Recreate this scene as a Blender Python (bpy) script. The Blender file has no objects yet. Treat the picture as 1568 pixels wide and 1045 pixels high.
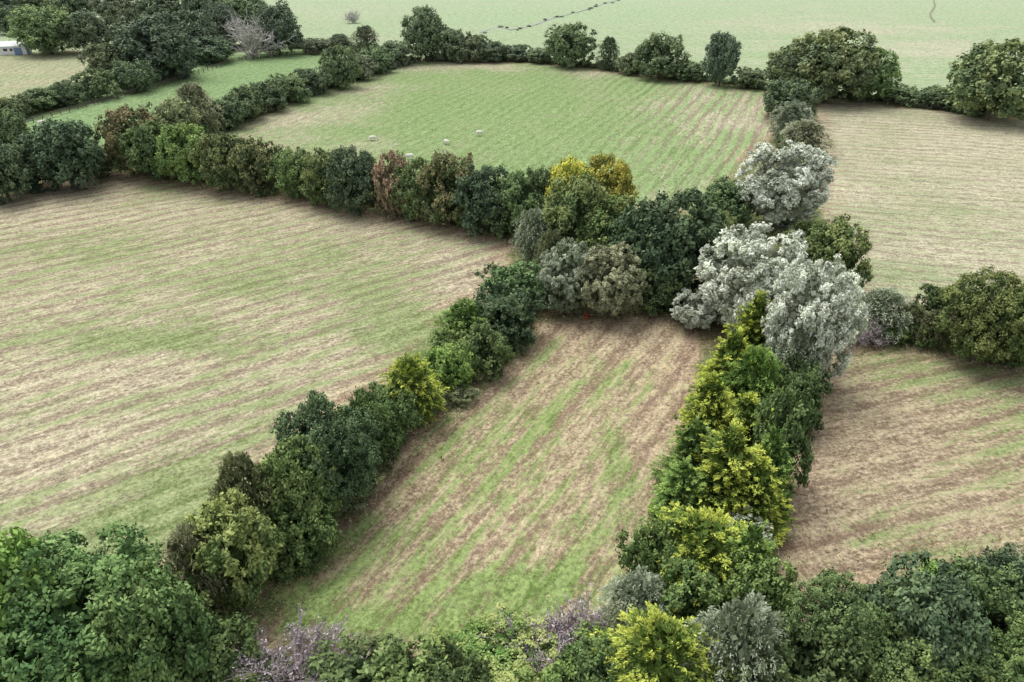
import bpy, bmesh, math, numpy as np
from mathutils import Vector
rng = np.random.default_rng(7)
sc = bpy.context.scene
# ---------------------------------------------------------------- image pixels to ground plane
CH = 40.0; PITCH = math.radians(30); F = 1120.0
cT, sT = math.cos(PITCH), math.sin(PITCH)
def ray(u, v):
    a = (u-784.0)/F; b = (522.5-v)/F
    return a, cT+b*sT, -sT+b*cT
def G(u, v):
    a, dy, dz = ray(u, v); t = CH/(-dz)
    return np.array([a*t, dy*t])
def depth(y, z=0.0):
    return y*cT + (CH-z)*sT
def nrm(a):
    return a/np.maximum(np.linalg.norm(a, axis=-1, keepdims=True), 1e-9)

# ---------------------------------------------------------------- node helper
def newmat(name):
    m = bpy.data.materials.new(name); m.use_nodes = True
    nt = m.node_tree; nt.nodes.clear()
    return m, nt
class NB:
    def __init__(s, nt): s.nt = nt
    def n(s, t, **k):
        nd = s.nt.nodes.new(t)
        for a, b in k.items(): setattr(nd, a, b)
        return nd
    def l(s, a, b): s.nt.links.new(a, b)
    def setin(s, sock, v):
        if isinstance(v, bpy.types.NodeSocket): s.l(v, sock)
        else: sock.default_value = v
    def math(s, op, a, b=0.0, c=0.0, clamp=False):
        nd = s.n('ShaderNodeMath', operation=op); nd.use_clamp = clamp
        s.setin(nd.inputs[0], a); s.setin(nd.inputs[1], b); s.setin(nd.inputs[2], c)
        return nd.outputs[0]
    def mix(s, f, a, b, bt='MIX'):
        nd = s.n('ShaderNodeMix', data_type='RGBA', blend_type=bt)
        s.setin(nd.inputs[0], f); s.setin(nd.inputs[6], a); s.setin(nd.inputs[7], b)
        return nd.outputs[2]
    def noise(s, vec, scale, detail=4, rough=0.55, dist=0.0):
        nd = s.n('ShaderNodeTexNoise'); s.l(vec, nd.inputs['Vector'])
        nd.inputs['Scale'].default_value = scale; nd.inputs['Detail'].default_value = detail
        nd.inputs['Roughness'].default_value = rough; nd.inputs['Distortion'].default_value = dist
        return nd.outputs[0]
    def mr(s, v, a, b, c=0.0, d=1.0, smooth=True):
        nd = s.n('ShaderNodeMapRange'); nd.interpolation_type = 'SMOOTHSTEP' if smooth else 'LINEAR'
        s.setin(nd.inputs[0], v)
        for i, x in enumerate((a, b, c, d)): nd.inputs[1+i].default_value = x
        return nd.outputs[0]
    def attr(s, name, typ='GEOMETRY'):
        nd = s.n('ShaderNodeAttribute'); nd.attribute_name = name; nd.attribute_type = typ
        return nd
    def vmath(s, op, a, b):
        nd = s.n('ShaderNodeVectorMath', operation=op); s.setin(nd.inputs[0], a); s.setin(nd.inputs[1], b)
        return nd.outputs[0]

# ---------------------------------------------------------------- materials
def foliage_mat():
    m, nt = newmat('foliage'); b = NB(nt)
    c1 = b.attr('c1', 'OBJECT').outputs['Color']; c2 = b.attr('c2', 'OBJECT').outputs['Color']
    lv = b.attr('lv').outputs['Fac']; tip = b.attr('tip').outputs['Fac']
    tc = b.n('ShaderNodeTexCoord').outputs['Object']
    oi = b.n('ShaderNodeObjectInfo').outputs['Random']
    off = b.n('ShaderNodeCombineXYZ'); b.l(b.math('MULTIPLY', oi, 37.0), off.inputs[0]); b.l(b.math('MULTIPLY', oi, 11.0), off.inputs[2])
    nz = b.noise(b.vmath('ADD', tc, off.outputs[0]), 3.6, 1)
    f = b.math('ADD', tip, b.math('MULTIPLY', b.math('SUBTRACT', nz, 0.5), 2.2))  # leaf tips and painted height shading both pull towards the second colour
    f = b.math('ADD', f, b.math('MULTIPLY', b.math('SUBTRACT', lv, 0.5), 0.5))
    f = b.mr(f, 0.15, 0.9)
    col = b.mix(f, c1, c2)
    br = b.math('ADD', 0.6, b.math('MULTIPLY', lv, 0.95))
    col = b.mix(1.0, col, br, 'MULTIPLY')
    d = b.n('ShaderNodeBsdfDiffuse'); b.l(col, d.inputs[0])
    o = b.n('ShaderNodeOutputMaterial'); b.l(d.outputs[0], o.inputs[0])
    return m
def simple_mat(name, col, rough=0.8, var=0.3, scale=6.0, metal=0.0):
    m, nt = newmat(name); b = NB(nt)
    tc = b.n('ShaderNodeTexCoord').outputs['Object']
    nz = b.noise(tc, scale, 5)
    k = b.math('ADD', 1.0-var, b.math('MULTIPLY', nz, 2*var))
    c = b.mix(1.0, (*col, 1), k, 'MULTIPLY')
    d = b.n('ShaderNodeBsdfPrincipled'); b.l(c, d.inputs['Base Color']); d.inputs['Roughness'].default_value = rough
    d.inputs['Metallic'].default_value = metal
    o = b.n('ShaderNodeOutputMaterial'); b.l(d.outputs[0], o.inputs[0])
    return m
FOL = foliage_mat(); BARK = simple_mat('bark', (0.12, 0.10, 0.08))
TWIG = simple_mat('twig_bark', (0.30, 0.25, 0.26)); PALETWIG = simple_mat('dead_wood', (0.55, 0.53, 0.50))

# ---------------------------------------------------------------- archetype meshes
class MB:
    def __init__(s): s.V = []; s.F = []; s.n = 0; s.lv = []; s.tip = []; s.mi = []
    def leaves(s, P, D, N, L, W, lv, tip):
        D = nrm(D); S = nrm(np.cross(D, N)); n = len(P)
        L = np.broadcast_to(np.asarray(L, float), (n,))[:, None]/2; W = np.broadcast_to(np.asarray(W, float), (n,))[:, None]/2
        v = np.stack([P-D*L, P+S*W+D*L*0.1, P+D*L, P-S*W+D*L*0.1], 1).reshape(-1, 3)
        s.V.append(v); s.F.append(np.arange(4*n).reshape(n, 4)+s.n); s.n += 4*n
        s.lv.append(np.clip(lv, 0, 1)); s.tip.append(np.broadcast_to(tip, (n,))); s.mi.append(np.zeros(n, int))
    def tube(s, pts, rad, k=5):
        pts = np.array(pts, float); m = len(pts)
        d = nrm(np.gradient(pts, axis=0)); ref = np.array([0.31, 0.95, 0.05])
        a = nrm(np.cross(d, ref)); c = np.cross(d, a)
        th = np.arange(k)*2*np.pi/k
        r = np.array(rad)[:, None, None]
        v = pts[:, None]+r*(a[:, None]*np.cos(th)[None, :, None]+c[:, None]*np.sin(th)[None, :, None])
        i = np.arange(m-1)[:, None]*k; j = np.arange(k)[None]; j2 = (j+1) % k
        f = np.stack([i+j, i+j2, i+k+j2, i+k+j], -1).reshape(-1, 4)+s.n
        s.V.append(v.reshape(-1, 3)); s.F.append(f); s.n += m*k
        n = len(f); s.lv.append(np.full(n, .5)); s.tip.append(np.zeros(n)); s.mi.append(np.ones(n, int))
    def mesh(s, name, mats):
        V = np.concatenate(s.V); Fq = np.concatenate(s.F); nf = len(Fq)
        me = bpy.data.meshes.new(name)
        me.vertices.add(len(V)); me.vertices.foreach_set('co', V.astype(np.float32).ravel())
        me.loops.add(nf*4); me.loops.foreach_set('vertex_index', Fq.astype(np.int32).ravel())
        me.polygons.add(nf); me.polygons.foreach_set('loop_start', (np.arange(nf)*4).astype(np.int32))
        me.polygons.foreach_set('material_index', np.concatenate(s.mi).astype(np.int32))
        for nm, arr in (('lv', s.lv), ('tip', s.tip)):
            a = me.attributes.new(nm, 'FLOAT', 'FACE'); a.data.foreach_set('value', np.concatenate(arr).astype(np.float32))
        for m in mats: me.materials.append(m)
        me.update(calc_edges=True)
        return me
def rdir(n, r): return nrm(r.normal(size=(n, 3)))
def add_trunk(b, r, top=0.75, rad=0.035, targets=None):
    z = np.linspace(-0.02, top, 6)
    p = np.stack([0.02*np.sin(z*5+r.random()*6), 0.02*np.cos(z*4+r.random()*6), z], 1)
    b.tube(p, rad*(1.25-np.linspace(0, 1.1, 6)), 7)
    if targets is not None:
        for t in targets:
            z0 = np.clip(t[2]*0.45, 0.08, 0.5); a = np.array([0, 0, z0]); m = (a+t)/2+np.array([0, 0, -0.03])+r.normal(size=3)*0.02
            b.tube([a, m, t], [rad*0.5, rad*0.3, rad*0.1], 4)
def round_tree(name, seed, nl=46, ns=10, nleaf=34, lobe=(.10, .2), sub=(.035, .075), ls=.034, cz=.56, rz=.42, asp=1.6, up=0.15, zmin=.1, outl=.45, elong=0.0, stray=1.15, core=1.0):
    r = np.random.default_rng(seed); b = MB()
    i = np.arange(nl)+.5; ph = np.arccos(1-2*i/nl); th = np.pi*(1+5**.5)*i
    d = np.stack([np.cos(th)*np.sin(ph), np.sin(th)*np.sin(ph), np.cos(ph)], 1)+r.normal(size=(nl, 3))*.2; d = nrm(d)
    rr = 1-outl/2+outl*r.random(nl)*1.1
    lr = r.uniform(*lobe, nl)
    C = d*np.array([.5, .5, rz])*rr[:, None]*0.76; C[:, 2] += cz
    k = C[:, 2] > zmin; C = C[k]; lr = lr[k]; d = d[k]
    lvl = r.random(len(C))
    n0 = 700; q = rdir(n0, r)*(r.random((n0, 1))**.33)*np.array([.34, .34, rz*.72])*core; q[:, 2] += cz
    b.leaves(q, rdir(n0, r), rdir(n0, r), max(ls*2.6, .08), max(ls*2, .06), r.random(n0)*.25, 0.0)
    for c, R, dd, lo in zip(C, lr, d, lvl):
        sd = nrm(rdir(ns, r)+dd*.75+np.array([0, 0, .25]))
        sc_ = c+sd*R*(.7+.5*r.random((ns, 1)))
        if elong: sc_ += (dd*.6+np.array([0, 0, .8]))*elong*r.random((ns, 1))
        for s_, sdir in zip(sc_, sd):
            sr = r.uniform(*sub); ld = nrm(rdir(nleaf, r)+sdir*.7+np.array([0, 0, .2]))
            P = s_+ld*sr*(.5+stray*r.random((nleaf, 1))**1.6)
            N = nrm(ld*.8+rdir(nleaf, r)*.7+np.array([0, 0, .35])); D = np.cross(N, rdir(nleaf, r))+np.array([0, 0, up])
            sz = ls*(.6+.8*r.random(nleaf)); bl = .25*r.random()+.25*lo
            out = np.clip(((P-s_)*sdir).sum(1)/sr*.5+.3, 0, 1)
            b.leaves(P, D, N, sz*asp**.5*1.1, sz/asp**.5, bl+.5*r.random(nleaf)*.9, out*.55+.25*(P[:, 2]))  # outer and higher leaves paler: light from above painted into the crown
    add_trunk(b, r, cz+.1, .03, C[r.permutation(len(C))[:12]])
    return b
def spray_tree(name, seed, nb=300, nleaf=42, slen=.17, prof='cone', lift=.35, droop=.1, L=.045, W=.013, fan=.35):
    r = np.random.default_rng(seed); b = MB()
    n0 = 800
    def rad(z):
        if prof == 'cone': return .5*np.clip(1-z**1.4, 0, 1)**.58*(.86+.14*np.sin(z*22+seed))*np.clip(z*7+.6, 0, 1)
        return .5*np.sqrt(np.clip(1-((z-.5)/.52)**2, 0, 1))
    z0 = r.random(n0)*.9+.03; th = r.random(n0)*6.283; q = rad(z0)*.66*np.sqrt(r.random(n0))
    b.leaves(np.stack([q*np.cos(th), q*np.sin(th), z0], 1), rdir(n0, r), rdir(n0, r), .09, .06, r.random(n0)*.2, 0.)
    z = (1-r.random(nb)**.6)*.93+.04 if prof == 'cone' else r.random(nb)*.92+.05
    th = np.arange(nb)*2.39996+r.normal(size=nb)*.3
    for zi, t in zip(z, th):
        R = rad(zi)*(.72+.36*r.random())*(1+.14*math.sin(3*t+seed)+.08*math.sin(7*t+zi*9)); o = np.array([math.cos(t), math.sin(t), 0])
        base = o*max(R-slen*.75, 0.0)+np.array([0, 0, zi-.03])
        dr = nrm(o*(1.0 if zi < .85 else .6)+np.array([0, 0, lift+(.5 if zi > .85 else 0)])+r.normal(size=3)*.18)
        s = nrm(np.cross(dr, [0, 0, 1.0])+r.normal(size=3)*.15); nn = np.cross(s, dr)
        k = r.random(nleaf)**.8; sgn = r.uniform(-1, 1, nleaf)
        ln = slen*(.7+.6*r.random())
        P = base+dr*(k*ln)[:, None]+s*(sgn*fan*ln*(1-k*.75))[:, None]+nn*(r.normal(size=nleaf)*.06*ln)[:, None]
        P[:, 2] -= droop*k**2*ln*(1+abs(sgn))
        D = dr+s*(sgn*.9)[:, None]+np.array([0, 0, -droop*1.5])*k[:, None]+r.normal(size=(nleaf, 3))*.25
        N = nn+rdir(nleaf, r)*.55
        bl = .25*r.random()
        b.leaves(P, D, N, L*(.7+.6*r.random(nleaf)), W*(.8+.5*r.random(nleaf)), bl+.35*k+.35*r.random(nleaf), np.clip(k*.75+.15*zi, 0, 1))  # yellow spray tips, plus slight top-light painted in by height
    add_trunk(b, r, .85, .03, None)
    return b
def bare_tree(name, seed, leafy=3000, nb=24, levels=4, wid=.006, lsz=.02):
    r = np.random.default_rng(seed); b = MB(); tips = []
    def grow(p, d, ln, lev, rad):
        n = 3; pts = [p]; q = p
        for _ in range(n):
            d = nrm(d+r.normal(size=3)*.16+np.array([0, 0, .05])); q = q+d*ln/n; pts.append(q)
        b.tube(pts, np.linspace(rad, rad*.6, n+1), 3)
        if lev <= 1: tips.extend(pts[1:])
        if lev <= 0: return
        for _ in range(r.integers(3, 5)):
            j = r.integers(1, n+1)
            grow(pts[j], nrm(d+r.normal(size=3)*.55), ln*r.uniform(.5, .75), lev-1, max(rad*.6, wid*.6))
    for i in range(nb):
        t = i*2.4; e = r.uniform(.35, 1.6)
        grow(np.array([0.03*math.cos(t), 0.03*math.sin(t), r.uniform(0, .15)]), nrm(np.array([math.cos(t), math.sin(t), e])), r.uniform(.28, .4), levels-1, wid*2.4)
    T = np.array(tips)
    if leafy:
        T = T[r.integers(0, len(T), leafy)]+r.normal(size=(leafy, 3))*.02
        b.leaves(T, rdir(leafy, r)+np.array([0, 0, .6]), rdir(leafy, r), lsz*1.8, lsz*.6, r.random(leafy), r.random(leafy))
    return b

ARC = {}
def reg(k, builds, mats): ARC[k] = [bb.mesh(k+'_crown', mats) for bb in builds]
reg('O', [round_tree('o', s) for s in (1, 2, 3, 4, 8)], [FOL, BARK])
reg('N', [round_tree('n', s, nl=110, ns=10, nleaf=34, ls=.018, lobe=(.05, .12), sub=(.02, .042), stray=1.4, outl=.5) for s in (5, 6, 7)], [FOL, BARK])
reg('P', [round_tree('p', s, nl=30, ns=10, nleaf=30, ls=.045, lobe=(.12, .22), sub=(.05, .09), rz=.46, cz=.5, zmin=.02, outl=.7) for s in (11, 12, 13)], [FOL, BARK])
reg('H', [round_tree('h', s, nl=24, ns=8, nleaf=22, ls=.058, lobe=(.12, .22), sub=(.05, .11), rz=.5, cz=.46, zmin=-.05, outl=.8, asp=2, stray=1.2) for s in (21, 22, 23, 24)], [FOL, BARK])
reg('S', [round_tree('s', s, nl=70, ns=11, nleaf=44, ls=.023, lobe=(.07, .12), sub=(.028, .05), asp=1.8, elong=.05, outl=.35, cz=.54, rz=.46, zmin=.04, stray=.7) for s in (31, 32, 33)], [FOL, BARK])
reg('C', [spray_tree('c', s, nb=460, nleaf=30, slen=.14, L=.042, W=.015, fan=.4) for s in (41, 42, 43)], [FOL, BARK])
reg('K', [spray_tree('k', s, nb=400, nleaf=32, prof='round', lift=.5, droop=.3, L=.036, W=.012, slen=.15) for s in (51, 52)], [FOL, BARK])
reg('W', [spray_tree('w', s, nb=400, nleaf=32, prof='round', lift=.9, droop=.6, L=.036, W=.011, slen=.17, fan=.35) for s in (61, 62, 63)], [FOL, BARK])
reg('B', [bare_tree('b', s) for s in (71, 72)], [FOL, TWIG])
reg('D', [bare_tree('d', s, leafy=900, wid=.008) for s in (81,)], [FOL, PALETWIG])

COL = dict(
 dg=((.076, .120, .046), (.158, .230, .080)), bg=((.066, .108, .055), (.142, .205, .096)),
 mg=((.105, .170, .056), (.215, .295, .092)), lg=((.120, .220, .052), (.265, .390, .092)),
 yg=((.140, .220, .042), (.480, .540, .080)), ye=((.240, .260, .045), (.620, .570, .080)),
 ol=((.160, .190, .088), (.315, .345, .155)), ob=((.230, .250, .135), (.460, .465, .275)),
 br=((.180, .160, .085), (.370, .260, .155)), mr=((.105, .148, .054), (.250, .210, .095)),
 si=((.460, .500, .375), (.800, .840, .700)), gg=((.220, .275, .165), (.430, .480, .335)),
 pu=((.340, .290, .310), (.480, .415, .440)), au=((.125, .225, .052), (.370, .410, .125)),
 mo=((.108, .165, .056), (.270, .310, .100)), tq=((.095, .180, .066), (.210, .325, .112)), dw=((.5, .48, .45), (.62, .6, .57)))
NAMES = dict(O='broadleaf_tree', N='broadleaf_tree', P='broadleaf_tree', H='hedge_shrub', S='silver_willow_tree', C='cypress_tree', K='conifer_shrub', W='willow_tree', B='bare_shrub', D='dead_tree')
def put(k, x, y, w, h, col, parent=None, name=None):
    me = ARC[k][rng.integers(len(ARC[k]))]
    o = bpy.data.objects.new(name or NAMES[k], me); sc.collection.objects.link(o)
    o.location = (x, y, 0 if k not in 'WK' else -0.02*h); o.rotation_euler = (0, 0, rng.random()*6.283)
    o.scale = (w*rng.uniform(.96, 1.08), w*rng.uniform(.96, 1.08), h)
    c1, c2 = COL[col]; j = (1+rng.normal(size=3)*.03)*rng.uniform(.84, 1.25)
    if k in 'SDB' or col in ('gg', 'yg'): j = 1
    hz = min(max((y-60)/480, 0), .42)  # aerial haze painted into the leaf colours, growing with distance
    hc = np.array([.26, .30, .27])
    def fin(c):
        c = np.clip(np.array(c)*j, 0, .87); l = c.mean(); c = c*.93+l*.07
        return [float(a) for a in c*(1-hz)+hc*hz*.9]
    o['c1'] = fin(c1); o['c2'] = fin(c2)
    if parent: o.parent = parent
    return o
def site(u, vt, vb, w, k, col, parent=None, name=None):
    # crown size and stem position solved from each crown's image pixel bounds
    _, dyt, dzt = ray(u, vt); _, dyb, dzb = ray(u, vb)
    ft, fb = math.atan2(-dzt, dyt), math.atan2(-dzb, dyb)
    g = G(u, vb); W = w/F*depth(g[1])*.97; best = None
    for r_ in np.linspace(.35, 2.6, 91):
        h = W*r_; zc, bb, aa = .52*h, .47*h, .48*W
        Sb = math.hypot(aa*math.sin(fb), bb*math.cos(fb)); St = math.hypot(aa*math.sin(ft), bb*math.cos(ft))
        yc = (Sb+math.cos(fb)*(CH-zc))/math.sin(fb)
        res = abs(math.sin(ft)*yc+math.cos(ft)*(zc-CH)+St)
        if best is None or res < best[0]: best = (res, yc, h)
    _, yc, h = best; h = max(h*(.87 if k == 'S' else .94), 1.3)
    if k == 'S': W *= .95
    x = (u-784)/F*depth(yc, h*.5)
    if k == 'O' and W > 6.0 and yc < 75: k = 'N'
    if k == 'S' and col != 'si': name = 'willow_tree'
    return put(k, x, yc, W, h, col, parent, name)
def empty(name):
    e = bpy.data.objects.new(name, None); sc.collection.objects.link(e); return e

trees = [
(10,170,240,60,'P','dg'),(0,215,305,75,'O','bg'),(45,215,288,70,'P','bg'),(100,186,285,92,'O','bg'),(150,230,268,50,'P','dg'),
(205,165,262,82,'O','mr'),(238,188,272,75,'O','mg'),(282,195,278,70,'O','lg'),(345,205,288,72,'O','mo'),(392,215,293,60,'P','mo'),
(455,232,300,60,'O','mg'),(495,235,312,60,'O','mo'),(543,230,322,72,'O','bg'),(603,240,328,50,'P','br'),(640,250,335,62,'O','mg'),
(685,240,342,85,'O','mr'),(745,262,355,80,'O','bg'),(790,272,360,60,'P','dg'),(825,262,348,55,'O','dg'),
(872,243,350,62,'O','ye'),(930,243,340,66,'O','ye'),(882,275,400,92,'O','mo'),(818,312,405,66,'W','gg'),(935,305,410,90,'O','mo'),
(1035,305,455,125,'O','bg'),(965,325,430,80,'O','bg'),(868,360,476,88,'S','gg'),(935,368,484,98,'S','ob'),(1115,278,345,75,'O','dg'),(1085,310,390,85,'W','mo'),
(845,345,440,60,'W','ol'),(985,385,455,60,'W','ol'),(1010,400,475,80,'O','dg'),
(790,400,470,85,'P','dg'),(770,440,525,85,'P','bg'),(712,455,535,90,'K','lg'),(745,500,572,60,'P','dg'),(698,510,575,70,'P','mg'),
(630,540,645,105,'K','yg'),(590,595,675,75,'P','dg'),(685,530,600,60,'P','lg'),(500,605,785,140,'O','bg'),(570,605,710,80,'O','dg'),
(460,670,820,105,'O','mg'),(375,680,850,105,'W','ol'),(350,765,930,130,'O','mo'),(470,765,860,80,'P','mg'),(300,790,950,105,'W','ob'),
(110,815,1140,300,'O','tq'),(10,830,1100,160,'O','lg'),(235,870,1080,140,'O','tq'),(150,1000,1110,130,'W','gg'),(310,950,1070,110,'P','dg'),(20,960,1120,150,'O','mg'),
(455,925,1090,180,'B','pu'),(375,1010,1100,100,'P','dg'),(560,985,1100,120,'H','dg'),(640,985,1090,90,'H','mg'),(755,948,1130,225,'N','au'),
(855,885,1050,170,'B','pu'),(1010,925,1120,185,'K','yg'),(975,862,975,110,'W','gg'),(1130,895,1100,150,'W','gg'),(905,985,1090,90,'P','dg'),(1160,990,1130,110,'P','dg'),
(690,1000,1100,80,'P','dg'),(870,1010,1110,90,'P','mg'),
(1155,440,560,95,'C','yg'),(1118,495,620,112,'C','yg'),(1155,525,645,95,'K','lg'),(1085,560,690,110,'C','yg'),(1138,588,715,125,'C','yg'),
(1062,630,760,120,'C','lg'),(1112,632,800,165,'C','yg'),(1178,640,780,100,'C','lg'),(1045,690,805,115,'C','lg'),(1155,685,815,120,'C','yg'),
(1075,770,925,175,'K','yg'),(1145,785,930,100,'C','lg'),(1000,800,900,70,'P','mg'),(1165,850,960,80,'P','mg'),(1050,860,960,90,'P','mg'),
(1222,555,655,65,'P','dg'),(1195,600,740,75,'P','dg'),
(1202,210,345,140,'S','si'),(1155,332,510,158,'S','si'),(1242,378,585,138,'S','si'),(1066,440,505,76,'S','si'),(1225,490,610,85,'W','gg'),(1175,400,530,108,'S','si'),
(1275,340,450,90,'O','mo'),(1232,330,420,70,'W','mo'),(1215,150,215,70,'W','gg'),(1232,180,235,85,'W','ob'),(1205,120,180,60,'P','dg'),
(1350,435,515,100,'W','gg'),(1320,455,525,80,'B','pu'),(1432,470,530,60,'W','ol'),(1437,438,500,52,'P','dg'),(1512,412,556,130,'O','mo'),(1575,425,560,90,'O','mg'),
(1395,460,520,60,'W','ol'),
(1290,880,1080,170,'O','dg'),(1400,870,1060,150,'O','bg'),(1480,868,1010,120,'O','dg'),(1550,860,1000,130,'O','bg'),(1350,935,1130,180,'O','mg'),
(1465,950,1140,180,'O','dg'),(1570,950,1140,170,'O','mg'),(1235,960,1120,120,'P','dg'),
(650,13,90,56,'O','mg'),(690,42,92,48,'P','mg'),(722,52,92,42,'P','mo'),(755,62,93,38,'P','mg'),(790,68,92,36,'P','dg'),(830,74,95,38,'P','mg'),
(875,40,100,68,'O','lg'),(932,52,105,38,'W','mg'),(1010,55,118,66,'O','mg'),(965,84,112,38,'P','mo'),(1058,94,122,48,'P','mg'),(1105,52,128,46,'O','bg'),
(1150,104,134,46,'P','mg'),(1212,72,150,70,'O','mo'),(1272,45,152,118,'O','mo'),(1330,74,152,80,'O','lg'),(1380,130,158,50,'P','mg'),(1440,132,164,58,'P','mg'),
(1530,68,180,118,'O','mo'),(1490,127,172,48,'P','dg'),
(602,62,98,48,'P','mg'),(575,72,110,45,'P','mg'),(545,85,120,45,'P','ol'),(520,74,132,52,'O','mg'),(478,103,142,45,'P','dg'),(442,112,155,48,'P','mg'),(410,122,168,48,'P','dg'),
(375,136,182,48,'P','mg'),(345,150,195,48,'P','dg'),(298,120,205,72,'W','ob'),(265,150,225,60,'P','ol'),(560,36,80,45,'W','ol'),(520,50,78,45,'W','ol'),(482,58,80,36,'P','ol'),
(70,12,80,78,'O','lg'),(135,18,78,62,'O','mg'),(168,68,122,62,'O','mo'),(242,28,118,104,'O','bg'),(322,58,95,52,'P','dg'),(290,20,88,70,'O','dg'),
(425,8,80,62,'O','dg'),(335,8,72,55,'O','dg'),(200,8,70,55,'W','ol'),(15,10,50,45,'P','mg'),(20,-20,40,60,'O','dg'),(110,-18,30,60,'O','mg'),(180,-15,40,60,'O','ol'),
(250,-10,40,60,'O','mg'),(310,-15,40,60,'O','dg'),(370,-10,45,60,'O','mg'),(60,-10,40,60,'O','mo'),(383,-5,84,75,'D','dw'),
(60,138,168,45,'P','mg'),(20,148,180,50,'P','mo'),(100,125,160,45,'P','dg'),(145,108,150,50,'P','mg'),(200,92,138,50,'P','dg'),(255,85,118,50,'P','mg'),
(10,165,210,40,'P','dg'),(540,8,34,24,'D','dw'),
]
for t in trees: site(*t)

# ---------------------------------------------------------------- hedgerows
hedges = [
 [(-80,290),(0,275),(80,262),(160,252),(300,268),(420,285),(520,300),(640,322),(750,345),(800,352),(850,400),(840,450)],
 [(830,450),(780,500),(740,548),(690,590),(600,665),(525,745),(450,820),(370,895),(290,960),(200,1010),(100,1060)],
 [(300,1075),(450,1095),(600,1095),(740,1110),(880,1060),(1000,1030),(1100,1060)],
 [(1160,520),(1145,600),(1135,700),(1140,800),(1120,900),(1080,980)],
 [(850,450),(950,458),(1040,472),(1150,490)],
 [(1200,500),(1260,505),(1330,508),(1430,520),(1500,528),(1600,545)],
 [(1240,450),(1220,380),(1205,300),(1205,240),(1218,190),(1220,150)],
 [(600,97),(700,88),(830,95),(950,108),(1100,125),(1250,148),(1400,155),(1500,167),(1640,187)],
 [(610,98),(520,128),(440,155),(360,185),(320,205),(270,235),(200,255)],
 [(-40,190),(20,175),(80,158),(160,132),(260,100),(350,76),(440,73)],
 [(440,73),(520,76),(620,92)],
 [(1195,1080),(1230,980),(1320,960),(1450,920),(1600,900)],
]
hcols = ['dg', 'mg', 'mg', 'mo', 'bg', 'ol', 'mg', 'lg', 'ob', 'gg']
HL = []
for hi, hp in enumerate(hedges):
    e = empty('hedgerow'); P = np.array([G(*p) for p in hp]); HL.append(P)
    for a, b_ in zip(P[:-1], P[1:]):
        L = np.linalg.norm(b_-a); n = max(int(L/2.1), 1); d = (b_-a)/L; pn = np.array([-d[1], d[0]])
        for i in range(n):
            q = a+d*(i+rng.random())*L/n+pn*rng.normal()*(1.1 if hi in (0, 1, 5) else .9)
            hm = 2.0 if hi in (7, 9) else 3.0
            wdt = rng.uniform(1.4, 4.0)
            put('H', q[0], q[1], wdt, min(rng.uniform(.8, hm), wdt*1.1), hcols[rng.integers(len(hcols))], e)

# ---------------------------------------------------------------- ground
def axis(lo, hi, st, far_lo, far_hi):
    a = list(np.arange(lo, hi+st, st)); s = st
    while a[-1] < far_hi: s *= 1.35; a.append(a[-1]+s)
    s = st; pre = []
    x = a[0]
    while x > far_lo: s *= 1.35; x -= s; pre.append(x)
    return np.array(pre[::-1]+a)
xs = axis(-230, 230, .75, -3000, 3000); ys = axis(5, 330, .75, -1500, 4500)
X, Y = np.meshgrid(xs, ys); nx, ny = len(xs), len(ys)
px, py = X.ravel(), Y.ravel()
def inpoly(x, y, P):
    c = np.zeros(len(x), bool); n = len(P)
    for i in range(n):
        x1, y1 = P[i]; x2, y2 = P[(i+1) % n]
        k = ((y1 > y) != (y2 > y)) & (x < (x2-x1)*(y-y1)/(y2-y1+1e-12)+x1); c ^= k
    return c
def dseg(x, y, P, closed=True):
    m = np.full(len(x), 1e9); n = len(P)
    for i in range(n if closed else n-1):
        a = P[i]; b_ = P[(i+1) % n]; d = b_-a; L2 = d@d
        t = np.clip(((x-a[0])*d[0]+(y-a[1])*d[1])/L2, 0, 1)
        m = np.minimum(m, np.hypot(x-a[0]-t*d[0], y-a[1]-t*d[1]))
    return m
wx = px+.5*np.sin(py*.9+np.sin(px*.7)*2); wy = py+.5*np.sin(px*1.1+np.sin(py*.6)*2)
tan = np.tile(np.array([.30, .27, .17]), (len(px), 1)); grn = np.tile(np.array([.20, .27, .12]), (len(px), 1))
g = np.full(len(px), .72); rdx = np.full(len(px), 1.); rdy = np.zeros(len(px)); amp = np.full(len(px), .4)
fields = [ # poly, base green, tan col, green col, row direction, margin, row strength
 ([(-900,360),(0,300),(170,262),(500,312),(790,365),(765,450),(690,480),(590,590),(500,640),(300,830),(150,1000),(-900,1000)], .41, (.405,.35,.25), (.21,.255,.115), ((0,640),(740,420)), 1., 1.0),
 ([(780,500),(1075,478),(1060,620),(1040,790),(980,900),(900,960),(700,1060),(280,1090),(440,850),(560,720),(660,600),(760,560)], .40, (.39,.31,.21), (.18,.25,.085), ((560,960),(960,520)), 1., 1.05),
 ([(1250,520),(1800,565),(1800,880),(1400,900),(1190,1000),(1180,800),(1215,640)], .33, (.355,.285,.195), (.195,.24,.10), ((1200,860),(1568,770)), 1., 1.0),
 ([(1250,150),(1900,215),(1900,520),(1400,480),(1290,460),(1250,300)], .35, (.42,.38,.275), (.25,.29,.155), ((1300,330),(1568,350)), .6, .75),
 ([(620,92),(830,97),(1200,142),(1190,210),(1140,240),(1080,330),(1000,320),(780,300),(600,262),(310,210),(500,130)], .84, (.40,.36,.26), (.20,.28,.12), ((1060,260),(1130,160)), 1., .5),
 ([(20,205),(10,190),(350,85),(440,75),(520,80),(500,115),(330,172),(200,230)], .95, (.30,.28,.17), (.20,.29,.135), ((30,190),(350,90)), 0., .3),
 ([(-600,190),(-600,85),(40,80),(160,75),(190,105),(60,155)], .50, (.38,.35,.24), (.26,.31,.17), ((0,150),(150,90)), .3, .4),
]
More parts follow.
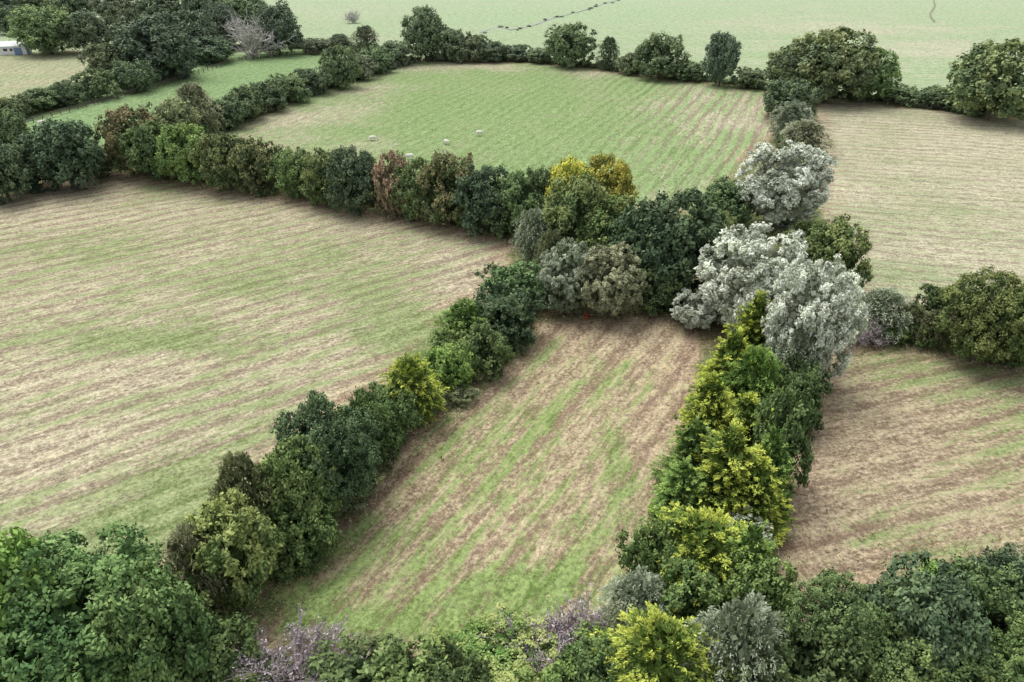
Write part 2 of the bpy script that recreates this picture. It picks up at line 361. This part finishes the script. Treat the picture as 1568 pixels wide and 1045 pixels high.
infield = np.zeros(len(px), bool)
for fi_, (poly, gb, tc, gc, rp, mg, am) in enumerate(fields):
    P = np.array([G(*p) for p in poly]); k = inpoly(wx, wy, P); infield |= k
    d = dseg(px[k], py[k], P); m = np.exp(-(d/3.0)**2)*mg
    tan[k] = np.array(tc)*(1-m[:, None])+np.array([.38, .285, .20])*m[:, None]
    grn[k] = gc; g[k] = gb-.22*m; amp[k] = am
    if fi_ == 4: amp[k] = .45+.75*np.clip((px[k]-15)/25, 0, 1)
    dr = G(*rp[1])-G(*rp[0]); dr /= np.linalg.norm(dr); rdx[k] = dr[0]; rdy[k] = dr[1]
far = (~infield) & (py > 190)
fz = np.clip((py[far]-200)/300, 0, 1)[:, None]  # pale far grass, fading further with distance as painted haze
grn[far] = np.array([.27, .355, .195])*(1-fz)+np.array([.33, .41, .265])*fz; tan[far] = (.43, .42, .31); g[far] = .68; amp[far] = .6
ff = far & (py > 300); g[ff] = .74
hd = np.full(len(px), 1e9)
for P in HL: hd = np.minimum(hd, dseg(px, py, P, False))
near = (~infield) & ((py <= 190) | (hd < 6))
tan[near] = (.26, .21, .13); grn[near] = (.14, .19, .07); g[near] = .6
blobs = [(150,370,90,22,.25),(550,400,90,30,.3),(240,520,130,18,.6),(620,500,70,35,.55),(380,440,200,18,.2),(270,770,110,60,.65),(190,840,120,50,.55),
 (80,310,130,30,-.3),(710,390,60,40,-.35),(100,575,200,25,-.2),(60,690,120,50,-.3),(650,540,40,30,.4),(330,330,200,18,-.15),(300,690,100,40,-.1),
 (820,895,110,30,.6),(620,955,180,30,.65),(950,720,22,90,.45),(700,720,90,50,.1),(560,810,60,50,.3),(460,900,60,40,.3),(960,500,130,25,-.5),(600,740,30,90,-.3),(400,985,60,22,-.3),(840,640,60,90,.08),
 (1010,560,50,60,-.25),(1370,545,60,40,.25),(1480,855,120,25,.4),(1225,740,40,170,-.4),(1300,640,60,60,-.1),(1560,680,60,30,.2),
 (1400,425,70,20,.4),(1330,250,60,60,.1),(1500,240,120,60,-.15),(1450,330,80,30,.2),
 (1110,180,90,40,-.55),(440,185,100,30,-.5),(700,100,110,8,-.5),(930,112,80,6,-.35),(560,230,90,14,-.25),(720,170,90,20,.2),(560,135,60,20,-.3),(1020,290,60,20,-.2),(1180,160,30,20,-.4),
 (600,60,60,14,-.1),(1200,30,150,16,-.3),(1450,75,120,10,-.45),(1000,20,200,10,.3),(700,25,120,10,.2),(1350,45,120,8,-.25),(560,20,90,8,-.25)]
for u, v, du, dv, s in blobs:
    c = G(u, v); rx = du/F*depth(c[1]); r1 = (G(u, v-dv)[1]-G(u, v+dv)[1])/2
    g += s*np.exp(-(((px-c[0])/rx)**2+((py-c[1])/r1)**2)*.7)
z = .06*np.sin(px*.31+2*np.sin(py*.11))+.06*np.sin(py*.27+px*.05)-.06
me = bpy.data.meshes.new('ground')
V = np.stack([px, py, z], 1)
i = (np.arange(ny-1)[:, None]*nx+np.arange(nx-1)[None]).ravel(); Fq = np.stack([i, i+1, i+nx+1, i+nx], 1)
me.vertices.add(len(V)); me.vertices.foreach_set('co', V.astype(np.float32).ravel())
me.loops.add(Fq.size); me.loops.foreach_set('vertex_index', Fq.astype(np.int32).ravel())
me.polygons.add(len(Fq)); me.polygons.foreach_set('loop_start', (np.arange(len(Fq))*4).astype(np.int32))
me.polygons.foreach_set('use_smooth', np.ones(len(Fq), bool))
def fattr(nm, a): at = me.attributes.new(nm, 'FLOAT', 'POINT'); at.data.foreach_set('value', a.astype(np.float32))
def vattr(nm, a): at = me.attributes.new(nm, 'FLOAT_VECTOR', 'POINT'); at.data.foreach_set('vector', a.astype(np.float32).ravel())
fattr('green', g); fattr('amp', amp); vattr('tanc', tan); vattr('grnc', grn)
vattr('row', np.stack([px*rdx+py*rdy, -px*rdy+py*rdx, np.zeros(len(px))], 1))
me.update(calc_edges=True)
go = bpy.data.objects.new('ground', me); sc.collection.objects.link(go)
m, nt = newmat('meadow'); b = NB(nt)
row = b.attr('row').outputs['Vector']; tcn = b.n('ShaderNodeTexCoord').outputs['Object']
gr = b.attr('green').outputs['Fac']; am = b.attr('amp').outputs['Fac']
tanc = b.attr('tanc').outputs['Color']; grnc = b.attr('grnc').outputs['Color']
def ctr(x, k): return b.math('MULTIPLY', b.math('SUBTRACT', x, .5), k)
st1 = b.noise(b.vmath('MULTIPLY', row, (.035, .36, 1)), 1.0, 2, .6, .2)
st2 = b.noise(b.vmath('MULTIPLY', row, (.30, 1.6, 1)), 1.0, 4, .78, .1)
pa = b.noise(tcn, .07, 3, .6); md = b.noise(tcn, .6, 4, .75); fi = b.noise(tcn, 2.8, 5, .9)
sx = b.n('ShaderNodeSeparateXYZ'); b.l(row, sx.inputs[0])
swn = b.noise(b.vmath('MULTIPLY', row, (.035, .09, 1)), 1., 1)
swv = b.math('SINE', b.math('ADD', b.math('MULTIPLY', sx.outputs[1], 2.3), b.math('ADD', ctr(swn, 9.0), ctr(md, 2.6))))
sw = b.math('MULTIPLY', b.math('MULTIPLY', swv, .27), b.mr(st1, .36, .62, .18, 1.))
s = b.math('ADD', ctr(st1, 1.0), b.math('ADD', ctr(st2, 2.0), sw))
s = b.math('MULTIPLY', s, am)
s = b.math('ADD', s, ctr(pa, 1.15)); s = b.math('ADD', s, ctr(md, .95)); s = b.math('ADD', s, ctr(fi, 1.4))
gf = b.mr(b.math('ADD', gr, s), .14, .86)
st3 = b.noise(b.vmath('MULTIPLY', row, (.32, 1.4, 1)), 1.3, 4, .82, .1)
pv = b.math('ADD', ctr(st3, 2.0), b.math('ADD', ctr(md, .8), b.math('ADD', ctr(fi, 1.2), b.math('MULTIPLY', b.math('MULTIPLY', sw, am), 1.0))))
pal = b.mr(pv, -.36, .36)
t1 = b.mix(pal, b.mix(1., tanc, (.62, .58, .585, 1), 'MULTIPLY'), b.mix(1., tanc, (1.28, 1.34, 1.30, 1), 'MULTIPLY'))
g1 = b.mix(pal, b.mix(1., grnc, (.70, .75, .64, 1), 'MULTIPLY'), b.mix(1., grnc, (1.34, 1.26, 1.38, 1), 'MULTIPLY'))
c = b.mix(gf, t1, g1)
k = b.mr(b.math('ADD', 1., ctr(fi, 3.4)), .4, 1.6, .43, 1.57, False)
c = b.mix(1., c, k, 'MULTIPLY')
d = b.n('ShaderNodeBsdfDiffuse'); b.l(c, d.inputs[0])
o = b.n('ShaderNodeOutputMaterial'); b.l(d.outputs[0], o.inputs[0])
me.materials.append(m)

# ---------------------------------------------------------------- rough grass along field margins
def scatter(n, ok, yr=(20, 150), xr=(-110, 110)):
    x = rng.uniform(*xr, n); y = yr[0]+(yr[1]-yr[0])*rng.random(n)**1.3; k = ok(x, y); return x[k], y[k]
def okm(x, y):
    d = np.full(len(x), 1e9)
    for P in HL: d = np.minimum(d, dseg(x, y, P, False))
    return rng.random(len(x)) < np.exp(-((d-2)/2.6)**2)
tx, ty = scatter(150000, okm)
n = len(tx); print('tufts', n)
tb = MB(); kk = 5
cx = np.repeat(tx, kk)+rng.normal(size=n*kk)*.12; cy = np.repeat(ty, kk)+rng.normal(size=n*kk)*.12
hh = np.repeat(rng.uniform(.12, .42, n), kk)*rng.uniform(.7, 1.2, n*kk)
D = nrm(rng.normal(size=(n*kk, 3))*.8+np.array([0, 0, 1.])); tb.leaves(np.stack([cx, cy, hh*.4], 1), D, rdir(n*kk, rng), hh, .08, np.repeat(rng.random(n), kk)*.6+rng.random(n*kk)*.4, np.repeat(rng.random(n), kk))
to = bpy.data.objects.new('rough_grass', tb.mesh('rough_grass', [FOL])); sc.collection.objects.link(to)
to['c1'] = [.28, .29, .13]; to['c2'] = [.52, .42, .28]

# ---------------------------------------------------------------- strip features in far field
def strip(name, pts, w, mat, z=.06):
    P = np.array([G(*p) for p in pts]); Q = []
    for a, c in zip(P[:-1], P[1:]):
        for t in np.linspace(0, 1, 8, endpoint=False): Q.append(a+(c-a)*t)
    Q.append(P[-1]); Q = np.array(Q); d = nrm(np.gradient(Q, axis=0)); nn = np.stack([-d[:, 1], d[:, 0]], 1)
    ww = w*(.7+.6*rng.random(len(Q)))[:, None]/2
    Q = Q+nn*rng.normal(size=(len(Q), 1))*w*.25
    Vv = np.concatenate([np.c_[Q+nn*ww, np.full(len(Q), z)], np.c_[Q-nn*ww, np.full(len(Q), z)]]); L = len(Q)
    mm = bpy.data.meshes.new(name); mm.from_pydata(Vv.tolist(), [], [(i, i+1, L+i+1, L+i) for i in range(L-1)]); mm.materials.append(mat)
    oo = bpy.data.objects.new(name, mm); sc.collection.objects.link(oo); return Q
WAT = simple_mat('stream_water', (.17, .19, .15), .2, .3, 1.0); SOIL = simple_mat('ditch_soil', (.20, .21, .13), .95, .4, 1.0)
q = strip('stream', [(735,50),(765,41),(782,46),(812,40),(850,27),(890,17),(925,6),(960,-3)], 1.3, WAT)
e = empty('stream_bank_reeds')
for p in q[::1]:
    if rng.random() < .3: put('H', p[0]+rng.normal()*1.5, p[1]+rng.normal()*1.5, rng.uniform(1, 2.), rng.uniform(.3, .7), 'gg', e)
strip('ditch', [(1428,-5),(1432,10),(1424,22),(1430,34)], .8, SOIL)

# ---------------------------------------------------------------- fences
WOOD = simple_mat('fence_wood', (.14, .12, .10), .85, .3, 3)
def box(bm, c, s, ang=0.0):
    r = bmesh.ops.create_cube(bm, size=1)['verts']
    ca, sa = math.cos(ang), math.sin(ang)
    for v in r:
        x, y, z_ = v.co.x*s[0], v.co.y*s[1], v.co.z*s[2]
        v.co = (c[0]+x*ca-y*sa, c[1]+x*sa+y*ca, c[2]+z_)
def fence(pts, rails=(.45, .8, 1.1), step=2.4, name='post_and_rail_fence', rt=.1):
    bm = bmesh.new(); P = [G(*p) for p in pts]
    for a, c in zip(P[:-1], P[1:]):
        L = np.linalg.norm(c-a); n = int(L/step); ang = math.atan2(c[1]-a[1], c[0]-a[0])
        for i in range(n+1):
            q = a+(c-a)*i/n; box(bm, (q[0], q[1], .62), (.14, .14, 1.3), ang)
        for h in rails:
            q = (a+c)/2; box(bm, (q[0]-math.sin(ang)*.09, q[1]+math.cos(ang)*.09, h), (L, .04, rt), ang)
    mm = bpy.data.meshes.new(name); bm.to_mesh(mm); bm.free(); mm.materials.append(WOOD)
    oo = bpy.data.objects.new(name, mm); sc.collection.objects.link(oo)
fence([(22,196),(120,168),(235,136),(345,100)])
fence([(345,97),(440,84),(500,84)])
fence([(1255,158),(1400,166),(1500,176),(1640,194)], rails=(.5, .8, 1.1), rt=.03, name='wire_fence', step=3)
fence([(850,96),(960,112),(1100,130),(1200,143)], rails=(.5, .8, 1.1), rt=.03, name='wire_fence', step=3)

# ---------------------------------------------------------------- shed
WHITE = simple_mat('white_render', (.75, .76, .78), .7, .08, 2); BLUE = simple_mat('blue_sheet', (.16, .24, .42), .5, .1, 2); GREYR = simple_mat('roof_sheet', (.62, .64, .66), .5, .12, 3); DARK = simple_mat('dark_glass', (.04, .045, .05), .3, .1, 2)
sp = G(20, 84); se = empty('field_shed'); se.location = (sp[0], sp[1]+2, 0); se.rotation_euler = (0, 0, math.radians(12))
def part(name, mat, fn, parent):
    bm = bmesh.new(); fn(bm); mm = bpy.data.meshes.new(name); bm.to_mesh(mm); bm.free(); mm.materials.append(mat)
    oo = bpy.data.objects.new(name, mm); sc.collection.objects.link(oo); oo.parent = parent; return oo
def walls(bm):
    w_, d_, h_, r_ = 4.2, 2.4, 2.7, 3.9
    vs = [bm.verts.new(v) for v in [(-w_, -d_, 0), (w_, -d_, 0), (w_, d_, 0), (-w_, d_, 0), (-w_, -d_, h_), (w_, -d_, h_), (w_, d_, h_), (-w_, d_, h_), (-w_, 0, r_), (w_, 0, r_)]]
    for f in [(0, 1, 5, 4), (1, 2, 6, 9, 5), (2, 3, 7, 6), (3, 0, 4, 8, 7)]: bm.faces.new([vs[i] for i in f])
def roof(bm):
    for sgn in (-1, 1):
        v = [(-4.5, sgn*2.75, 2.62), (4.5, sgn*2.75, 2.62), (4.5, 0, 4.0), (-4.5, 0, 4.0)]
        vs = [bm.verts.new(p) for p in v]+[bm.verts.new((p[0], p[1], p[2]+.1)) for p in v]
        for f in [(0, 1, 2, 3), (4, 5, 6, 7), (0, 1, 5, 4), (1, 2, 6, 5), (3, 0, 4, 7)]: bm.faces.new([vs[i] for i in f])
part('walls', WHITE, walls, se); part('roof', GREYR, roof, se)
part('door', BLUE, lambda bm: box(bm, (1.6, -2.43, 1.1), (2.4, .06, 2.2)), se)
part('window', DARK, lambda bm: [box(bm, (-2.2, -2.43, 1.6), (1.2, .06, .8)), box(bm, (-.4, -2.43, 1.6), (.8, .06, .8))], se)
part('gable_cladding', BLUE, lambda bm: box(bm, (4.23, 0, 1.2), (.06, 3.6, 2.2)), se)

# ---------------------------------------------------------------- sheep
WOOL = simple_mat('wool', (.78, .76, .70), .95, .12, 12)
def sheep(u, v, ang, graze=True):
    hd_ = [(.62, 0, .78), (.80, 0, .52 if graze else .95), (.93, 0, .26 if graze else 1.0), (1.03, 0, .12 if graze else .95)]
    vs = [(-.05, 0, .68), (-.35, 0, .68), (-.58, 0, .66), (.25, 0, .68), (.45, 0, .72)]+hd_
    rd = [.33, .33, .2, .33, .27, .17, .12, .10, .06]
    ed = [(0, 1), (1, 2), (0, 3), (3, 4), (4, 5), (5, 6), (6, 7), (7, 8)]
    for sx_ in (-1, 1):
        n0 = len(vs); vs += [(.38, .15*sx_, .5), (.40, .16*sx_, .27), (.38, .16*sx_, .02)]; rd += [.10, .05, .045]; ed += [(3, n0), (n0, n0+1), (n0+1, n0+2)]
        n0 = len(vs); vs += [(-.42, .16*sx_, .5), (-.52, .16*sx_, .30), (-.47, .16*sx_, .02)]; rd += [.12, .055, .045]; ed += [(1, n0), (n0, n0+1), (n0+1, n0+2)]
        n0 = len(vs); hx = vs[7]; vs += [(hx[0]-.04, .13*sx_, hx[2]+.05)]; rd += [.03]; ed += [(7, n0)]
    n0 = len(vs); vs += [(-.72, 0, .55)]; rd += [.06]; ed += [(2, n0)]
    mm = bpy.data.meshes.new('sheep'); mm.from_pydata(vs, ed, []); mm.materials.append(WOOL)
    oo = bpy.data.objects.new('sheep', mm); sc.collection.objects.link(oo)
    sk = oo.modifiers.new('skin', 'SKIN')
    for i_, r_ in enumerate(rd): mm.skin_vertices[0].data[i_].radius = (r_, r_)
    mm.skin_vertices[0].data[0].use_root = True
    sb = oo.modifiers.new('sub', 'SUBSURF'); sb.levels = 2; sb.render_levels = 2
    p = G(u, v); oo.location = (p[0], p[1], -.03); oo.rotation_euler = (0, 0, ang); oo.scale = (1.1,)*3
for u, v, a, gz in [(571,216,.3,True),(684,222,2.2,True),(734,208,.1,False),(628,244,3.0,True),(64,192,1.2,False)]: sheep(u, v, a, gz)

# ---------------------------------------------------------------- red feed bucket by the hedge
RED = simple_mat('red_plastic', (.45, .08, .03), .5, .05, 3)
be = empty('red_feed_bucket'); p = G(898, 488); be.location = (p[0], p[1], .0); be.scale = (.8,)*3
def bucket(bm):
    n = 24; R = []
    for r_, z_ in [(.24, .0), (.27, .15), (.33, .52), (.36, .53), (.36, .57), (.32, .57), (.25, .06), (.0, .06)]:
        R.append([bm.verts.new((r_*math.cos(6.2832*i_/n), r_*math.sin(6.2832*i_/n), z_)) for i_ in range(n)])
    for a, c in zip(R[:-1], R[1:]):
        for i_ in range(n): bm.faces.new((a[i_], a[(i_+1) % n], c[(i_+1) % n], c[i_]))
part('tub', RED, bucket, be)
def handle(bm):
    for i_ in range(12):
        t0 = math.pi*(i_+.5)/12; box(bm, (.36*math.cos(t0), 0, .56+.25*math.sin(t0)), (.04, .03, .1))
part('handle', RED, handle, be)

# ---------------------------------------------------------------- light, sky, camera
w = bpy.data.worlds.new('World'); sc.world = w; w.use_nodes = True; nt = w.node_tree; nt.nodes.clear(); b = NB(nt)
EL, AZ = math.radians(66), math.radians(-40)
sky = b.n('ShaderNodeTexSky', sky_type='NISHITA'); sky.sun_disc = False; sky.sun_elevation = EL; sky.sun_rotation = AZ; sky.dust_density = 4; sky.air_density = 1
hs = b.n('ShaderNodeHueSaturation'); hs.inputs['Saturation'].default_value = .22; hs.inputs['Value'].default_value = 1.5; b.l(sky.outputs[0], hs.inputs['Color'])
bgn = b.n('ShaderNodeBackground'); bgn.inputs[1].default_value = .15; b.l(hs.outputs[0], bgn.inputs[0])
wo = b.n('ShaderNodeOutputWorld'); b.l(bgn.outputs[0], wo.inputs[0])
sl = bpy.data.lights.new('sun', 'SUN'); sl.energy = 1.2; sl.angle = math.radians(45); sl.color = (1, .97, .92)
so = bpy.data.objects.new('sun', sl); sc.collection.objects.link(so)
dv = Vector((math.sin(AZ)*math.cos(EL), math.cos(AZ)*math.cos(EL), math.sin(EL)))
so.rotation_euler = dv.to_track_quat('Z', 'Y').to_euler()
cd = bpy.data.cameras.new('camera'); co = bpy.data.objects.new('camera', cd); sc.collection.objects.link(co)
co.location = (0, 0, CH); co.rotation_euler = (math.pi/2-PITCH, 0, 0); cd.sensor_width = 36; cd.lens = 36*F/1568; cd.clip_end = 8000; cd.clip_start = .5
sc.camera = co
sc.view_settings.view_transform = 'Standard'; sc.view_settings.look = 'None'; sc.view_settings.exposure = 0
